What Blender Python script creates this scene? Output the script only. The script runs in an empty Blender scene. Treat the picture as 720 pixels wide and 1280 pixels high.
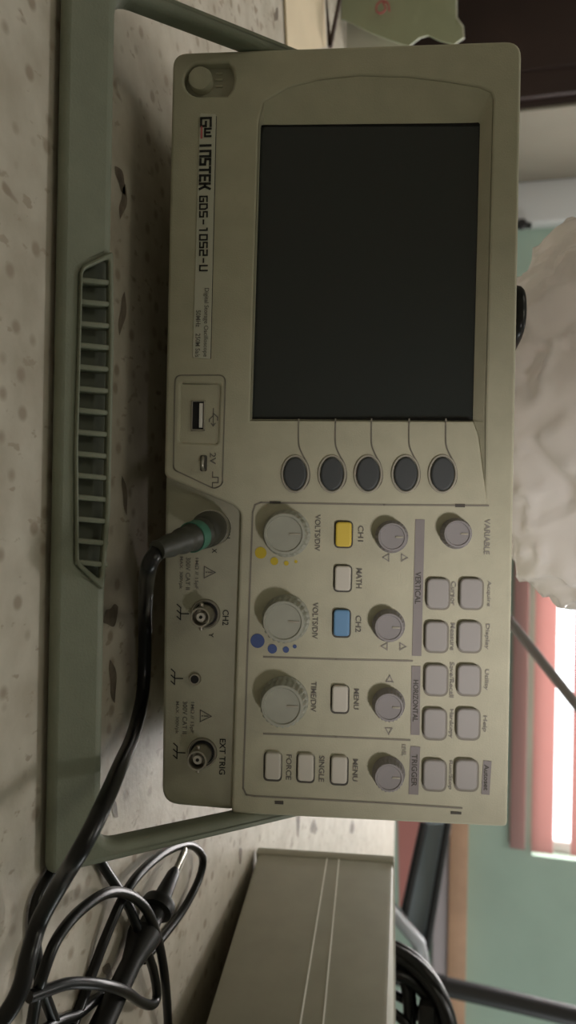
import bpy, bmesh, math, random
from mathutils import Vector, Matrix, noise
random.seed(7)
PI = math.pi
COL = bpy.context.scene.collection

# ------------------------------------------------------------------ camera
FPX = 985.0
PITCH, ROLL, CAMH = math.radians(15), math.radians(1.05), 0.155
Fv = Vector((0, math.cos(PITCH), -math.sin(PITCH)))
Rv = Vector((1, 0, 0)); Uv = Vector((0, math.sin(PITCH), math.cos(PITCH)))
r_ = Rv*math.cos(ROLL) + Uv*math.sin(ROLL)
u_ = Uv*math.cos(ROLL) - Rv*math.sin(ROLL)
CAM = Vector((0, 0, CAMH))
cam = bpy.data.cameras.new('camera'); co = bpy.data.objects.new('camera', cam); COL.objects.link(co)
m3 = Matrix((u_, -r_, -Fv)).transposed()
co.matrix_world = Matrix.Translation(CAM) @ m3.to_4x4()
cam.sensor_fit = 'VERTICAL'; cam.sensor_height = 36; cam.sensor_width = 36*720/1280
cam.lens = FPX/1280*36; cam.clip_start = 0.01; cam.clip_end = 60
cam.dof.use_dof = True; cam.dof.focus_distance = .31; cam.dof.aperture_fstop = 13
bpy.context.scene.camera = co

def ray(px, py): return Fv + u_*((px-360)/FPX) + r_*((py-640)/FPX)
def on_z(px, py, z=0.0):
    d = ray(px, py); return CAM + d*((z-CAMH)/d.z)
def on_y(px, py, Y):
    d = ray(px, py); return CAM + d*(Y/d.y)

# ------------------------------------------------------------------ materials
def mat(name, col, rough=0.6, metal=0.0, var=0.0, scale=40, bump=0.0, bscale=400, spec=0.5, **kw):
    m = bpy.data.materials.new(name); m.use_nodes = True
    nt = m.node_tree; b = nt.nodes['Principled BSDF']
    b.inputs['Base Color'].default_value = (*col, 1); b.inputs['Roughness'].default_value = rough
    b.inputs['Metallic'].default_value = metal; b.inputs['Specular IOR Level'].default_value = spec
    for k, v in kw.items(): b.inputs[k].default_value = v
    tc = nt.nodes.new('ShaderNodeTexCoord')
    if var:
        n = nt.nodes.new('ShaderNodeTexNoise'); n.inputs['Scale'].default_value = scale; n.inputs['Detail'].default_value = 5
        nt.links.new(tc.outputs['Object'], n.inputs['Vector'])
        r = nt.nodes.new('ShaderNodeValToRGB')
        r.color_ramp.elements[0].position = .3; r.color_ramp.elements[1].position = .7
        r.color_ramp.elements[0].color = (*[c*(1-var) for c in col], 1); r.color_ramp.elements[1].color = (*[min(1, c*(1+var)) for c in col], 1)
        nt.links.new(n.outputs['Fac'], r.inputs['Fac']); nt.links.new(r.outputs['Color'], b.inputs['Base Color'])
    if bump:
        n2 = nt.nodes.new('ShaderNodeTexNoise'); n2.inputs['Scale'].default_value = bscale
        nt.links.new(tc.outputs['Object'], n2.inputs['Vector'])
        bp = nt.nodes.new('ShaderNodeBump'); bp.inputs['Strength'].default_value = bump; bp.inputs['Distance'].default_value = .0004
        nt.links.new(n2.outputs['Fac'], bp.inputs['Height']); nt.links.new(bp.outputs['Normal'], b.inputs['Normal'])
    return m

M = {}
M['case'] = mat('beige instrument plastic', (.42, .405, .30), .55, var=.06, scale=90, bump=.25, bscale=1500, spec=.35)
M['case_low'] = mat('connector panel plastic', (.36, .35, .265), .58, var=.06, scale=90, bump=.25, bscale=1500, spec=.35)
M['groove'] = mat('panel groove line', (.20, .185, .15), .7)
M['dark_gap'] = mat('dark seam', (.075, .07, .06), .8)
M['handle'] = mat('grey green handle plastic', (.20, .215, .16), .55, var=.08, scale=70, bump=.3, bscale=1200, spec=.35)
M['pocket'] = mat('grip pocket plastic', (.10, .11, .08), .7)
M['screen'] = mat('dark display glass', (.013, .018, .018), .22, spec=.6)
M['ink'] = mat('black printed ink', (.012, .012, .012), .7)
M['grey_ink'] = mat('grey printed ink', (.13, .12, .105), .7)
M['hazed_ink'] = mat('haze paled grey ink', (.24, .225, .20), .7)  # grey ink paled to carry the milky haze over the upper panel
M['pink'] = mat('pink printed ink', (.50, .13, .14), .7)
M['plate'] = mat('pale nameplate film', (.50, .50, .41), .4)
M['oval'] = mat('dark rubber key', (.045, .05, .052), .55)
M['ring'] = mat('moulded key ring', (.33, .31, .25), .6)
M['knob'] = mat('grey green knob plastic', (.33, .335, .28), .75, var=.05, scale=150)
M['knob_small'] = mat('dull violet grey knob plastic', (.255, .24, .24), .75)
M['key'] = mat('pale grey key plastic', (.50, .475, .41), .5)
M['key_grey'] = mat('grey key plastic', (.29, .275, .26), .55)
M['yellow'] = mat('yellow key plastic', (.62, .46, .06), .5)
M['yellow_ink'] = mat('yellow printed ink', (.50, .38, .02), .6)
M['blue'] = mat('blue key plastic', (.12, .26, .44), .5)
M['blue_ink'] = mat('blue printed ink', (.05, .085, .23), .6)
M['strip'] = mat('grey label strip', (.22, .20, .195), .65)
M['metal'] = mat('brushed nickel', (.55, .53, .48), .32, 1.0)
M['metal_dull'] = mat('worn nickel', (.38, .36, .31), .42, 1.0)
M['hole'] = mat('black hole', (.008, .008, .008), .8)
M['white_plastic'] = mat('white connector plastic', (.7, .69, .64), .5)
M['boot'] = mat('dark grey rubber boot', (.032, .033, .024), .5)
M['green_band'] = mat('green marker band', (.03, .13, .085), .5)
M['cable'] = mat('black cable jacket', (.006, .006, .006), .30, spec=.35)
M['probe'] = mat('black probe plastic', (.012, .0115, .011), .42, spec=.35)
M['box'] = mat('beige grey painted casing', (.36, .345, .28), .6, var=.05, scale=60, bump=.2, bscale=1500)
M['seam'] = mat('white seam', (.93, .92, .88), .5)
M['wood'] = mat('orange brown wood', (.55, .33, .21), .6, var=.2, scale=6)
M['maroon'] = mat('dark maroon wood', (.035, .018, .014), .55, var=.25, scale=5)
M['white_trim'] = mat('white gloss paint', (.72, .72, .72), .5)
M['beige_wall'] = mat('beige plaster', (.46, .42, .33), .9, var=.05, scale=8)
M['beige_panel'] = mat('beige painted panel', (.25, .225, .175), .8, var=.05, scale=8)
M['green_wall'] = mat('pale green plaster', (.42, .54, .455), .9, var=.06, scale=5)
M['green_dark'] = mat('green paint', (.16, .36, .27), .8)
M['ceil'] = mat('off white ceiling', (.7, .69, .66), .9)
M['floor'] = mat('grey floor', (.22, .21, .2), .7, var=.1, scale=4)
M['seatblue'] = mat('blue grey vinyl', (.26, .31, .34), .5)
M['dark_metal'] = mat('dark metal tube', (.05, .05, .052), .45, .6)
M['light_metal'] = mat('pale grey metal tube', (.42, .43, .45), .4, .5)
M['pink_cloth'] = mat('pink cloth', (.62, .25, .22), .85)
M['violet'] = mat('pale violet grey paint', (.55, .48, .50), .7)
M['paper'] = mat('white paper', (.74, .72, .65), .85, var=.05, scale=20)
M['paper_green'] = mat('grey green card', (.37, .40, .27), .8, var=.06, scale=30)
M['paper_cream'] = mat('cream paper', (.66, .55, .38), .85, var=.05, scale=20)

def slat_mat():
    m = bpy.data.materials.new('red translucent blind'); m.use_nodes = True; nt = m.node_tree
    nt.nodes.remove(nt.nodes['Principled BSDF']); out = nt.nodes['Material Output']
    d = nt.nodes.new('ShaderNodeBsdfDiffuse'); d.inputs['Color'].default_value = (.72, .47, .44, 1)  # slat colours paled to carry the bright haze before the window
    t = nt.nodes.new('ShaderNodeBsdfTranslucent'); t.inputs['Color'].default_value = (.55, .36, .34, 1)
    x = nt.nodes.new('ShaderNodeMixShader'); x.inputs[0].default_value = .5
    nt.links.new(d.outputs[0], x.inputs[1]); nt.links.new(t.outputs[0], x.inputs[2]); nt.links.new(x.outputs[0], out.inputs[0])
    return m
M['slat'] = slat_mat()

def bag_mat():
    m = bpy.data.materials.new('translucent milky plastic film'); m.use_nodes = True; nt = m.node_tree
    b = nt.nodes['Principled BSDF']; out = nt.nodes['Material Output']
    b.inputs['Roughness'].default_value = .18; b.inputs['Specular IOR Level'].default_value = .6
    tc = nt.nodes.new('ShaderNodeTexCoord'); n = nt.nodes.new('ShaderNodeTexNoise'); n.inputs['Scale'].default_value = 9; n.inputs['Detail'].default_value = 6
    nt.links.new(tc.outputs['Object'], n.inputs['Vector'])
    r = nt.nodes.new('ShaderNodeValToRGB'); r.color_ramp.elements[0].color = (.66, .60, .53, 1); r.color_ramp.elements[1].color = (.84, .81, .78, 1)
    r.color_ramp.elements[0].position = .35; r.color_ramp.elements[1].position = .62
    nt.links.new(n.outputs['Fac'], r.inputs['Fac']); nt.links.new(r.outputs['Color'], b.inputs['Base Color'])
    t = nt.nodes.new('ShaderNodeBsdfTranslucent'); t.inputs['Color'].default_value = (.8, .76, .72, 1)
    x = nt.nodes.new('ShaderNodeMixShader'); x.inputs[0].default_value = .45
    nt.links.new(b.outputs[0], x.inputs[1]); nt.links.new(t.outputs[0], x.inputs[2]); nt.links.new(x.outputs[0], out.inputs[0])
    return m
M['bag'] = bag_mat()

def table_mat():
    m = bpy.data.materials.new('cream speckled tablecloth print'); m.use_nodes = True; nt = m.node_tree
    b = nt.nodes['Principled BSDF']; b.inputs['Roughness'].default_value = .5; b.inputs['Specular IOR Level'].default_value = .4
    tc = nt.nodes.new('ShaderNodeTexCoord'); L = nt.links
    def noisen(scale, detail=4, src=None):
        n = nt.nodes.new('ShaderNodeTexNoise'); n.inputs['Scale'].default_value = scale; n.inputs['Detail'].default_value = detail
        L.new(src or tc.outputs['Object'], n.inputs['Vector']); return n
    def ramp(src, p0, p1, c0=(0, 0, 0, 1), c1=(1, 1, 1, 1)):
        r = nt.nodes.new('ShaderNodeValToRGB'); r.color_ramp.elements[0].position = p0; r.color_ramp.elements[1].position = p1
        r.color_ramp.elements[0].color = c0; r.color_ramp.elements[1].color = c1; L.new(src, r.inputs['Fac']); return r
    def mix(fac, a, bcol):
        x = nt.nodes.new('ShaderNodeMix'); x.data_type = 'RGBA'; L.new(fac, x.inputs[0])
        for v, i in ((a, 6), (bcol, 7)):
            if isinstance(v, tuple): x.inputs[i].default_value = v
            else: L.new(v, x.inputs[i])
        return x.outputs[2]
    base = ramp(noisen(60, 8).outputs['Fac'], .3, .7, (.43, .385, .31, 1), (.57, .525, .445, 1)).outputs['Color']
    # round dots of the print, on a jittered grid
    mp = nt.nodes.new('ShaderNodeMapping'); L.new(tc.outputs['Object'], mp.inputs['Vector'])
    v = nt.nodes.new('ShaderNodeTexVoronoi'); v.inputs['Scale'].default_value = 78; v.inputs['Randomness'].default_value = .75; L.new(mp.outputs[0], v.inputs['Vector'])
    dots = ramp(v.outputs['Distance'], .13, .26, (1, 1, 1, 1), (0, 0, 0, 1)).outputs['Color']
    c1 = mix(dots, base, (.335, .28, .215, 1))
    # streaky flecks
    mp2 = nt.nodes.new('ShaderNodeMapping'); mp2.inputs['Scale'].default_value = (1, .55, 1); mp2.inputs['Rotation'].default_value = (0, 0, .5); L.new(tc.outputs['Object'], mp2.inputs['Vector'])
    fl = ramp(noisen(210, 3, mp2.outputs[0]).outputs['Fac'], .64, .69).outputs['Color']
    c2 = mix(fl, c1, (.375, .32, .25, 1))
    big = ramp(noisen(75, 2, mp2.outputs[0]).outputs['Fac'], .70, .745).outputs['Color']
    c3 = mix(big, c2, (.31, .255, .195, 1))
    L.new(c3, b.inputs['Base Color'])
    bp = nt.nodes.new('ShaderNodeBump'); bp.inputs['Strength'].default_value = .25; bp.inputs['Distance'].default_value = .0006
    L.new(noisen(350, 3).outputs['Fac'], bp.inputs['Height']); L.new(bp.outputs[0], b.inputs['Normal'])
    return m
M['table'] = table_mat()
M['leaf'] = mat('brown leaf print', (.19, .155, .12), .6, var=.5, scale=120)

# ------------------------------------------------------------------ mesh helpers
def link(name, me, m, parent=None, ang=35):
    o = bpy.data.objects.new(name, me); COL.objects.link(o)
    if m is not None: me.materials.clear(); me.materials.append(M[m] if isinstance(m, str) else m)
    if parent is not None: o.parent = parent
    for p in me.polygons: p.use_smooth = True
    try: me.set_sharp_from_angle(angle=math.radians(ang))
    except Exception: pass
    return o
def obj(name, bm, m, parent=None, ang=35):
    bmesh.ops.recalc_face_normals(bm, faces=bm.faces)
    me = bpy.data.meshes.new(name); bm.to_mesh(me); bm.free()
    return link(name, me, m, parent, ang)
def tag(o, label, cat, group=None, kind=None):
    o['label'] = label; o['category'] = cat
    if group: o['group'] = group
    if kind: o['kind'] = kind
    return o
def struct(o): o['kind'] = 'structure'; return o
def empty(name, label, cat, loc=(0, 0, 0), rot=(0, 0, 0), group=None):
    o = bpy.data.objects.new(name, None); COL.objects.link(o); o.location = loc; o.rotation_euler = rot; o.empty_display_size = .02
    return tag(o, label, cat, group)

def add_box(bm, c, s, mtx=None, bevel=0.0, seg=2):
    t = bmesh.new(); bmesh.ops.create_cube(t, size=1)
    for v in t.verts: v.co = Vector((v.co.x*s[0], v.co.y*s[1], v.co.z*s[2]))
    if bevel: bmesh.ops.bevel(t, geom=t.edges[:], offset=bevel, segments=seg, profile=.5, affect='EDGES')
    for v in t.verts:
        v.co = v.co + Vector(c)
        if mtx is not None: v.co = mtx @ v.co
    me = bpy.data.meshes.new('tmp'); t.to_mesh(me); t.free(); bm.from_mesh(me); bpy.data.meshes.remove(me)
def smooth_path(pts, n=8):
    pts = [Vector(p) for p in pts]; out = []
    P = [pts[0]*2-pts[1]] + pts + [pts[-1]*2-pts[-2]]
    for i in range(1, len(P)-2):
        for k in range(n):
            t = k/n; a, b, c, d = P[i-1], P[i], P[i+1], P[i+2]
            out.append(.5*((2*b) + (c-a)*t + (2*a-5*b+4*c-d)*t*t + (3*b-a-3*c+d)*t**3))
    out.append(pts[-1]); return out
def add_tube(bm, path, rad, seg=12, cap=True):
    n = len(path); rads = rad if isinstance(rad, (list, tuple)) else [rad]*n
    rings = []; up = None
    for i, p in enumerate(path):
        t = (path[min(i+1, n-1)] - path[max(i-1, 0)])
        if t.length < 1e-9: t = Vector((0, 0, 1))
        t.normalize()
        if up is None:
            up = Vector((0, 0, 1)) if abs(t.z) < .9 else Vector((1, 0, 0))
        s = t.cross(up); s.normalize(); up = s.cross(t); up.normalize()
        rings.append([bm.verts.new(p + (s*math.cos(2*PI*k/seg) + up*math.sin(2*PI*k/seg))*rads[i]) for k in range(seg)])
    for a, b in zip(rings, rings[1:]):
        for k in range(seg): bm.faces.new((a[k], a[(k+1) % seg], b[(k+1) % seg], b[k]))
    if cap: bm.faces.new(rings[0][::-1]); bm.faces.new(rings[-1])
def add_lathe(bm, prof, seg=40, mtx=None, tooth=None):
    """prof: (radius, height) pairs, axis +Z; mtx maps to place. tooth=(n, amp, lo, hi): knurl between those heights."""
    rings = []
    for (r, z) in prof:
        ring = []
        for k in range(seg):
            a = 2*PI*k/seg; rr = r
            if tooth and tooth[2] <= z <= tooth[3]: rr = r - tooth[1]*(1 if (k//2) % 2 else 0)
            v = Vector((rr*math.cos(a), rr*math.sin(a), z))
            ring.append(bm.verts.new(mtx @ v if mtx is not None else v))
        rings.append(ring)
    for a, b in zip(rings, rings[1:]):
        for k in range(seg): bm.faces.new((a[k], a[(k+1) % seg], b[(k+1) % seg], b[k]))
    bm.faces.new(rings[0][::-1]); bm.faces.new(rings[-1])
def rounded(poly, r, n=6):
    out = []; N = len(poly); rs = r if isinstance(r, (list, tuple)) else [r]*N
    for i in range(N):
        p0, p, p1 = Vector(poly[i-1]), Vector(poly[i]), Vector(poly[(i+1) % N]); rr = rs[i]
        if rr <= 0: out.append(tuple(p)); continue
        a = (p0-p); b = (p1-p); la, lb = a.length, b.length; a.normalize(); b.normalize()
        ang = a.angle(b); d = min(rr/math.tan(ang/2), la*.48, lb*.48)
        A, B = p+a*d, p+b*d
        for k in range(n+1):
            t = k/n; out.append(tuple(A*(1-t)**2 + p*2*t*(1-t) + B*t*t))
    return out
def rect(x0, x1, y0, y1): return [(x0, y0), (x1, y0), (x1, y1), (x0, y1)]
def plate_mesh(loops, depth, bevel=0.0, res=2):
    """a flat plate from 2D loops (first outer, others holes), extruded 0..-depth in z, front face at z=0, edges rounded"""
    cu = bpy.data.curves.new('tmp', 'CURVE'); cu.dimensions = '2D'; cu.fill_mode = 'BOTH'
    for lp in loops:
        s = cu.splines.new('POLY'); s.points.add(len(lp)-1)
        for q, p in zip(s.points, lp): q.co = (p[0], p[1], 0, 1)
        s.use_cyclic_u = True
    cu.extrude = max(depth/2-bevel, 0); cu.bevel_depth = bevel; cu.bevel_resolution = res; cu.offset = -bevel
    o = bpy.data.objects.new('tmp', cu); COL.objects.link(o); dg = bpy.context.evaluated_depsgraph_get()
    me = bpy.data.meshes.new_from_object(o.evaluated_get(dg)); bpy.data.objects.remove(o); bpy.data.curves.remove(cu)
    for v in me.vertices: v.co.z -= depth/2
    return me
def to_front(me, y=0.0):   # 2D (x, z) drawn plate: front looks towards -y, front face at local y
    me.transform(Matrix(((1, 0, 0, 0), (0, 0, -1, y), (0, 1, 0, 0), (0, 0, 0, 1)))); return me
def plate(name, loops, y, depth, bevel, m, parent, res=2):
    return link(name, to_front(plate_mesh(loops, depth, bevel, res), y), m, parent)
def text_mesh(s, w=None, h=None, bold=0.0):
    cu = bpy.data.curves.new('tmp', 'FONT'); cu.body = s; cu.size = 1; cu.extrude = 0; cu.offset = bold; cu.resolution_u = 3
    o = bpy.data.objects.new('tmp', cu); COL.objects.link(o); dg = bpy.context.evaluated_depsgraph_get()
    me = bpy.data.meshes.new_from_object(o.evaluated_get(dg)); bpy.data.objects.remove(o); bpy.data.curves.remove(cu)
    xs = [v.co.x for v in me.vertices]; ys = [v.co.y for v in me.vertices]
    x0, x1, y0, y1 = min(xs), max(xs), min(ys), max(ys)
    sy = h/(y1-y0); sx = w/(x1-x0) if w else sy
    for v in me.vertices: v.co = Vector(((v.co.x-(x0+x1)/2)*sx, (v.co.y-(y0+y1)/2)*sy, 0))
    return me

# ------------------------------------------------------------------ the room
def room():
    YB = 2.2
    def slab(name, lo, hi, m):
        b = bmesh.new(); add_box(b, [(a+c)/2 for a, c in zip(lo, hi)], [c-a for a, c in zip(lo, hi)]); return struct(obj(name, b, m))
    ZF, ZC = -.76, 1.95
    slab('floor', (-2.4, -1.6, ZF-.05), (2.2, YB+.1, ZF), 'floor')
    slab('ceiling', (-2.4, -1.6, ZC), (2.2, YB+.1, ZC+.05), 'ceil')
    slab('wall_left', (-2.45, -1.6, ZF), (-2.4, YB+.1, ZC), 'beige_wall')
    slab('wall_right', (2.2, -1.6, ZF), (2.25, YB+.1, ZC), 'green_wall')
    slab('wall_front', (-2.4, -1.65, ZF), (2.2, -1.6, ZC), 'beige_wall')
    wx0, wx1 = -.45, on_y(640, 1066, YB).x
    wz0 = on_y(672, 1064, YB).z - .015; wz1 = 1.35
    b = bmesh.new()
    for lo, hi in (((-2.4, YB, ZF), (wx0, YB+.1, ZC)), ((wx1, YB, ZF), (2.2, YB+.1, ZC)), ((wx0, YB, ZF), (wx1, YB+.1, wz0)), ((wx0, YB, wz1), (wx1, YB+.1, ZC))):
        add_box(b, [(a+c)/2 for a, c in zip(lo, hi)], [c-a for a, c in zip(lo, hi)])
    struct(obj('wall_back', b, 'green_wall'))
    # window frame
    w = bmesh.new(); t = .03
    for lo, hi in (((wx0, 0, wz0), (wx1, 0, wz0+t)), ((wx0, 0, wz1-t), (wx1, 0, wz1)), ((wx0, 0, wz0), (wx0+t, 0, wz1)), ((wx1-t, 0, wz0), (wx1, 0, wz1))):
        add_box(w, ((lo[0]+hi[0])/2, YB+.06, (lo[2]+hi[2])/2), (hi[0]-lo[0], .04, hi[2]-lo[2]), bevel=.004)
    fr = struct(obj('window_1', w, 'white_trim'))
    # blind of wide red slats
    e = empty('window_blind', 'blind of wide red slats hanging in the bright window behind the instrument', 'blind', (0, YB-.012, wz0))
    rows = [(637, 656), (664, 691), (713, 741), (766, 794), (818, 846)]
    for i, (a, c) in enumerate(rows):
        za, zc = on_y(a, 1065, YB-.012).z, on_y(c, 1065, YB-.012).z
        b = bmesh.new(); x1 = on_y((a+c)/2, 1061+i*5, YB-.012).x
        add_box(b, ((wx0+x1)/2, 0, (za+zc)/2-wz0), (x1-wx0, .006, zc-za), bevel=.002)
        obj('slat', b, 'slat', e)
    z = on_y(846, 1065, YB).z+.05
    while z < wz1-.04:
        b = bmesh.new(); add_box(b, ((wx0+wx1+.03)/2, 0, z+.029-wz0), (wx1+.03-wx0, .006, .058), bevel=.002); obj('slat', b, 'slat', e); z += .112
    b = bmesh.new(); add_box(b, ((wx0+wx1)/2, 0, wz1-wz0), (wx1-wx0+.1, .02, .04), bevel=.004); obj('head_rail', b, 'white_trim', e)
    # ledge along the wall under the window
    za, zb = on_y(560, 1160, YB-.04).z, on_y(583, 1160, YB-.04).z
    b = bmesh.new(); add_box(b, (.9, YB-.02, (za+zb)/2), (2.5, .04, zb-za), bevel=.004); struct(obj('trim_1', b, 'wood'))
    zc = on_y(540, 1160, YB-.05).z
    b = bmesh.new(); add_box(b, (.9, YB-.012, (zc+za)/2), (2.5, .024, za-zc), bevel=.003); struct(obj('trim_2', b, 'violet'))
    # left of the window: white post, beige pier
    xa, xb = on_y(680, 213, YB-.05).x, on_y(680, 279, YB-.05).x
    b = bmesh.new(); add_box(b, ((xa+xb)/2, YB-.03, .6), (xb-xa, .06, 2.7), bevel=.012); struct(obj('trim_3', b, 'white_trim'))
    b = bmesh.new(); add_box(b, ((-2.4+xa)/2, YB-.02, .6), (xa+2.4, .04, 2.7)); struct(obj('wall_pier', b, 'beige_wall'))
    # small dark latch on the post
    p = on_y(652, 282, YB-.06)
    b = bmesh.new(); add_lathe(b, [(.004, 0), (.012, .002), (.014, .012), (.010, .018)], 20, Matrix.Translation(p) @ Matrix.Rotation(PI/2, 4, 'X'))
    add_box(b, (p.x, p.y+.004, p.z), (.014, .008, .05), bevel=.002)
    tag(obj('latch', b, 'dark_metal'), 'small dark latch on the edge of the white post', 'latch')
    # dark maroon cupboard
    x1 = on_y(690, 128, 1.75).x
    e = empty('cupboard', 'tall dark maroon wooden cupboard standing beyond the torn papers', 'cupboard', (x1-.5, 1.95, ZF))
    b = bmesh.new(); add_box(b, (0, 0, 1.1), (1.0, .38, 2.2), bevel=.008); obj('carcass', b, 'maroon', e)
    b = bmesh.new(); add_box(b, (.503, .0, 1.1), (.008, .376, 2.19), bevel=.002); obj('side_panel', b, 'beige_panel', e)['label'] = 'beige side panel'
    for s in (-1, 1):
        b = bmesh.new(); add_box(b, (s*.246, -.2, 1.1), (.484, .02, 2.1), bevel=.006)
        add_box(b, (s*.246, -.214, 1.1), (.38, .012, 1.9), bevel=.005)
        d = obj('door', b, 'maroon', e)
        b = bmesh.new(); add_lathe(b, [(.006, 0), (.006, .015), (.014, .02), (.012, .03)], 20, Matrix.Translation((s*.03, -.21, 1.1)) @ Matrix.Rotation(PI/2, 4, 'X')); obj('knob', b, 'dark_metal', d)
    return YB, (wx0, wx1, wz0, wz1)
YB, WIN = room()

# ------------------------------------------------------------------ table
def table():
    e = empty('table', 'long table under cream tablecloth with dots and brown leaf print', 'table', (0, .5, -.76))
    b = bmesh.new(); add_box(b, (0, 0, .745), (2.4, 1.58, .03), bevel=.004); obj('tabletop', b, 'table', e)
    for sx in (-1, 1):
        for sy in (-1, 1):
            b = bmesh.new(); add_box(b, (sx*1.1, sy*.7, .365), (.05, .05, .73), bevel=.004); obj('leg', b, 'dark_metal', e)
    # leaf marks of the print, each a small flat shape in the cloth
    def leaf(px, py, L, W, a):
        b = bmesh.new()
        c = on_z(px, py)
        n = 10; pts = []
        for k in range(n+1):
            t = k/n; pts.append((L*(t-.5), W*math.sin(PI*t)**.8*(.8+.3*math.sin(5*t))*.5))
        for k in range(n-1, 0, -1):
            t = k/n; pts.append((L*(t-.5), -W*math.sin(PI*t)*(.7+.3*math.cos(7*t))*.5))
        vs = [b.verts.new((c.x+x*math.cos(a)-y*math.sin(a), c.y+x*math.sin(a)+y*math.cos(a)-.5, .7602)) for x, y in pts]
        b.faces.new(vs); obj('leaf_print', b, 'leaf', e)
    for q in ((153, 252, .017, .007, -.25), (150, 226, .013, .009, .9), (152, 392, .02, .007, -.2), (138, 768, .014, .012, -1.2), (140, 852, .02, .008, .25),
              (345, 18, .016, .008, -.5), (316, 46, .012, .007, .6), (155, 620, .018, .006, .3), (142, 1012, .012, .006, .7), (392, 1036, .03, .016, 1.2),
              (372, 1031, .025, .016, .3), (440, 1036, .03, .02, 1.3), (134, 1215, .013, .006, .8), (300, 1070, .012, .008, .2)):
        leaf(*q)
table()

# ------------------------------------------------------------------ oscilloscope
TILT = math.radians(9.7)
SC = empty('oscilloscope', 'beige benchtop digital oscilloscope with dark screen propped up on its folded handle', 'oscilloscope', (-.0325, .300, .0235), (-TILT, 0, 0))
MS = Matrix.Translation((-.0325, .300, .0235)) @ Matrix.Rotation(-TILT, 4, 'X'); MSI = MS.inverted()
PXM = .000319   # metres per photo pixel on the face
def fp(px, py, d=0.0):
    o = MSI @ CAM; v = (MSI.to_3x3() @ ray(px, py)); s = (-d-o.y)/v.y; q = o+v*s
    return (q.x, q.z)
def fl(pts, d=0.0): return [fp(x, y, d) for x, y in pts]

HW, HH = .1553, .1388
def lettering(name, items, m, parent, y):
    """items: (text, px, py, length along py, height along px[, bold])"""
    for it in items:
        bm = bmesh.new()
        s, px, py, w, h = it[:5]; bold = it[5] if len(it) > 5 else .012
        me = text_mesh(s, w*PXM, h*PXM, bold); c = fp(px, py, -y)
        me.transform(Matrix(((1, 0, 0, c[0]), (0, 0, -1, y), (0, 1, 0, c[1]), (0, 0, 0, 1)))); bm.from_mesh(me); bpy.data.meshes.remove(me)
        me = bpy.data.meshes.new(name); bm.to_mesh(me); bm.free(); link(name, me, m, parent)
def strokes(bm, segs, c, sx, sz, w, y, th=.00012):
    """flat strokes: list of polylines in unit space, placed at local (c) with scale sx, sz; width w"""
    for pl in segs:
        P = [Vector((c[0]+x*sx, c[1]+z*sz)) for x, z in pl]
        for a, b in zip(P, P[1:]):
            d = (b-a)
            if d.length < 1e-9: continue
            d.normalize(); n = Vector((-d.y, d.x))*w/2; e = d*w*.5
            q = [a-e+n, a-e-n, b+e-n, b+e+n]
            bm.faces.new([bm.verts.new((v.x, y, v.y)) for v in q])

# rear case, sides slightly smaller than the front
b = bmesh.new(); add_box(b, (0, .078, HH/2), (.300, .116, .130), bevel=.006)
add_box(b, (0, .138, HH/2), (.286, .008, .118), bevel=.003)
CASE = obj('case', b, 'case', SC)
for sx in (-1, 1):
    b = bmesh.new(); add_lathe(b, [(.008, 0), (.009, .002), (.009, .0045)], 20, Matrix.Translation((sx*.12, .126, -.0003)))
    obj('rear_foot', b, 'dark_gap', SC)
    b = bmesh.new()    # pivot boss on the side
    add_lathe(b, [(.015, 0), (.015, .004), (.012, .006)], 28, Matrix.Translation((sx*.150, .035, .074)) @ Matrix.Rotation(sx*PI/2, 4, 'Y')); obj('pivot_boss', b, 'handle', SC)

# front frame: raised panel with openings, and the lower connector panel beneath
outer = rounded([(-HW, HH), (HW, HH), (HW-.001, -.0005)] + [(-HW, -.0005)], [.006, .0015, .005, .008])
raised = [fp(650, 52), fp(632, 1035), fp(289, 1017), fp(301, 640), fp(290, 631), fp(205, 596), fp(216, 66)]
raised[0] = (-HW, HH); raised[1] = (HW, HH)
TLX = -HW
raised = rounded(raised, [.0065, .0022, .002, .006, .004, .004, .006])
scr_open = rounded(fl([(606, 150), (597, 528), (313, 525), (324, 153)]), .0012)
# recess around the screen: arc on its left, chamfer along its top
rec = [fp(324, 153), fp(330, 128), fp(360, 110), fp(400, 100), fp(450, 95), fp(510, 97), fp(560, 103), fp(600, 110), fp(613, 116), fp(616, 124), fp(606, 528), fp(606, 600), fp(599, 545), fp(592, 526), fp(313, 525)]
btn_hole = []
for k in range(25):
    a = PI*2*k/24
    btn_hole.append((math.cos(a), math.sin(a)))
pc = fp(251, 100)
pw = .0067
pwr = [(pc[0]+pw*math.cos(PI/2+PI*k/14+0), pc[1]-0+pw*math.sin(PI/2+PI*k/14)) for k in range(1, 14)]   # left half circle
# power recess: round end at the bottom (photo left), straight sides, slightly curved end on top
px0, pz0 = fp(250, 100)
R = 21*PXM
loop = []
for k in range(13):
    a = PI + PI*k/12; loop.append((px0 + R*math.cos(a), pz0 + R*math.sin(a)))
zt = fp(288, 100)[1]
loop += [(px0+R, zt-.001), (px0+R*.6, zt+.0008), (px0, zt+.0016), (px0-R*.6, zt+.0008), (px0-R, zt-.001)]
usb_loop = rounded(fl([(275, 480), (272, 555), (224, 553), (226, 479)]), .0015)
FRONT = plate('front_panel', [raised, rec, loop, usb_loop], 0, .014, .0012, 'case', SC, 3)
conn = rounded(fl([(304, 600), (293, 1016), (200, 1008), (205, 585)], .0), [.004, .003, .0075, .004])
CONN = plate('connector_panel', [conn], .0028, .012, .0014, 'case_low', SC, 3)
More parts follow.
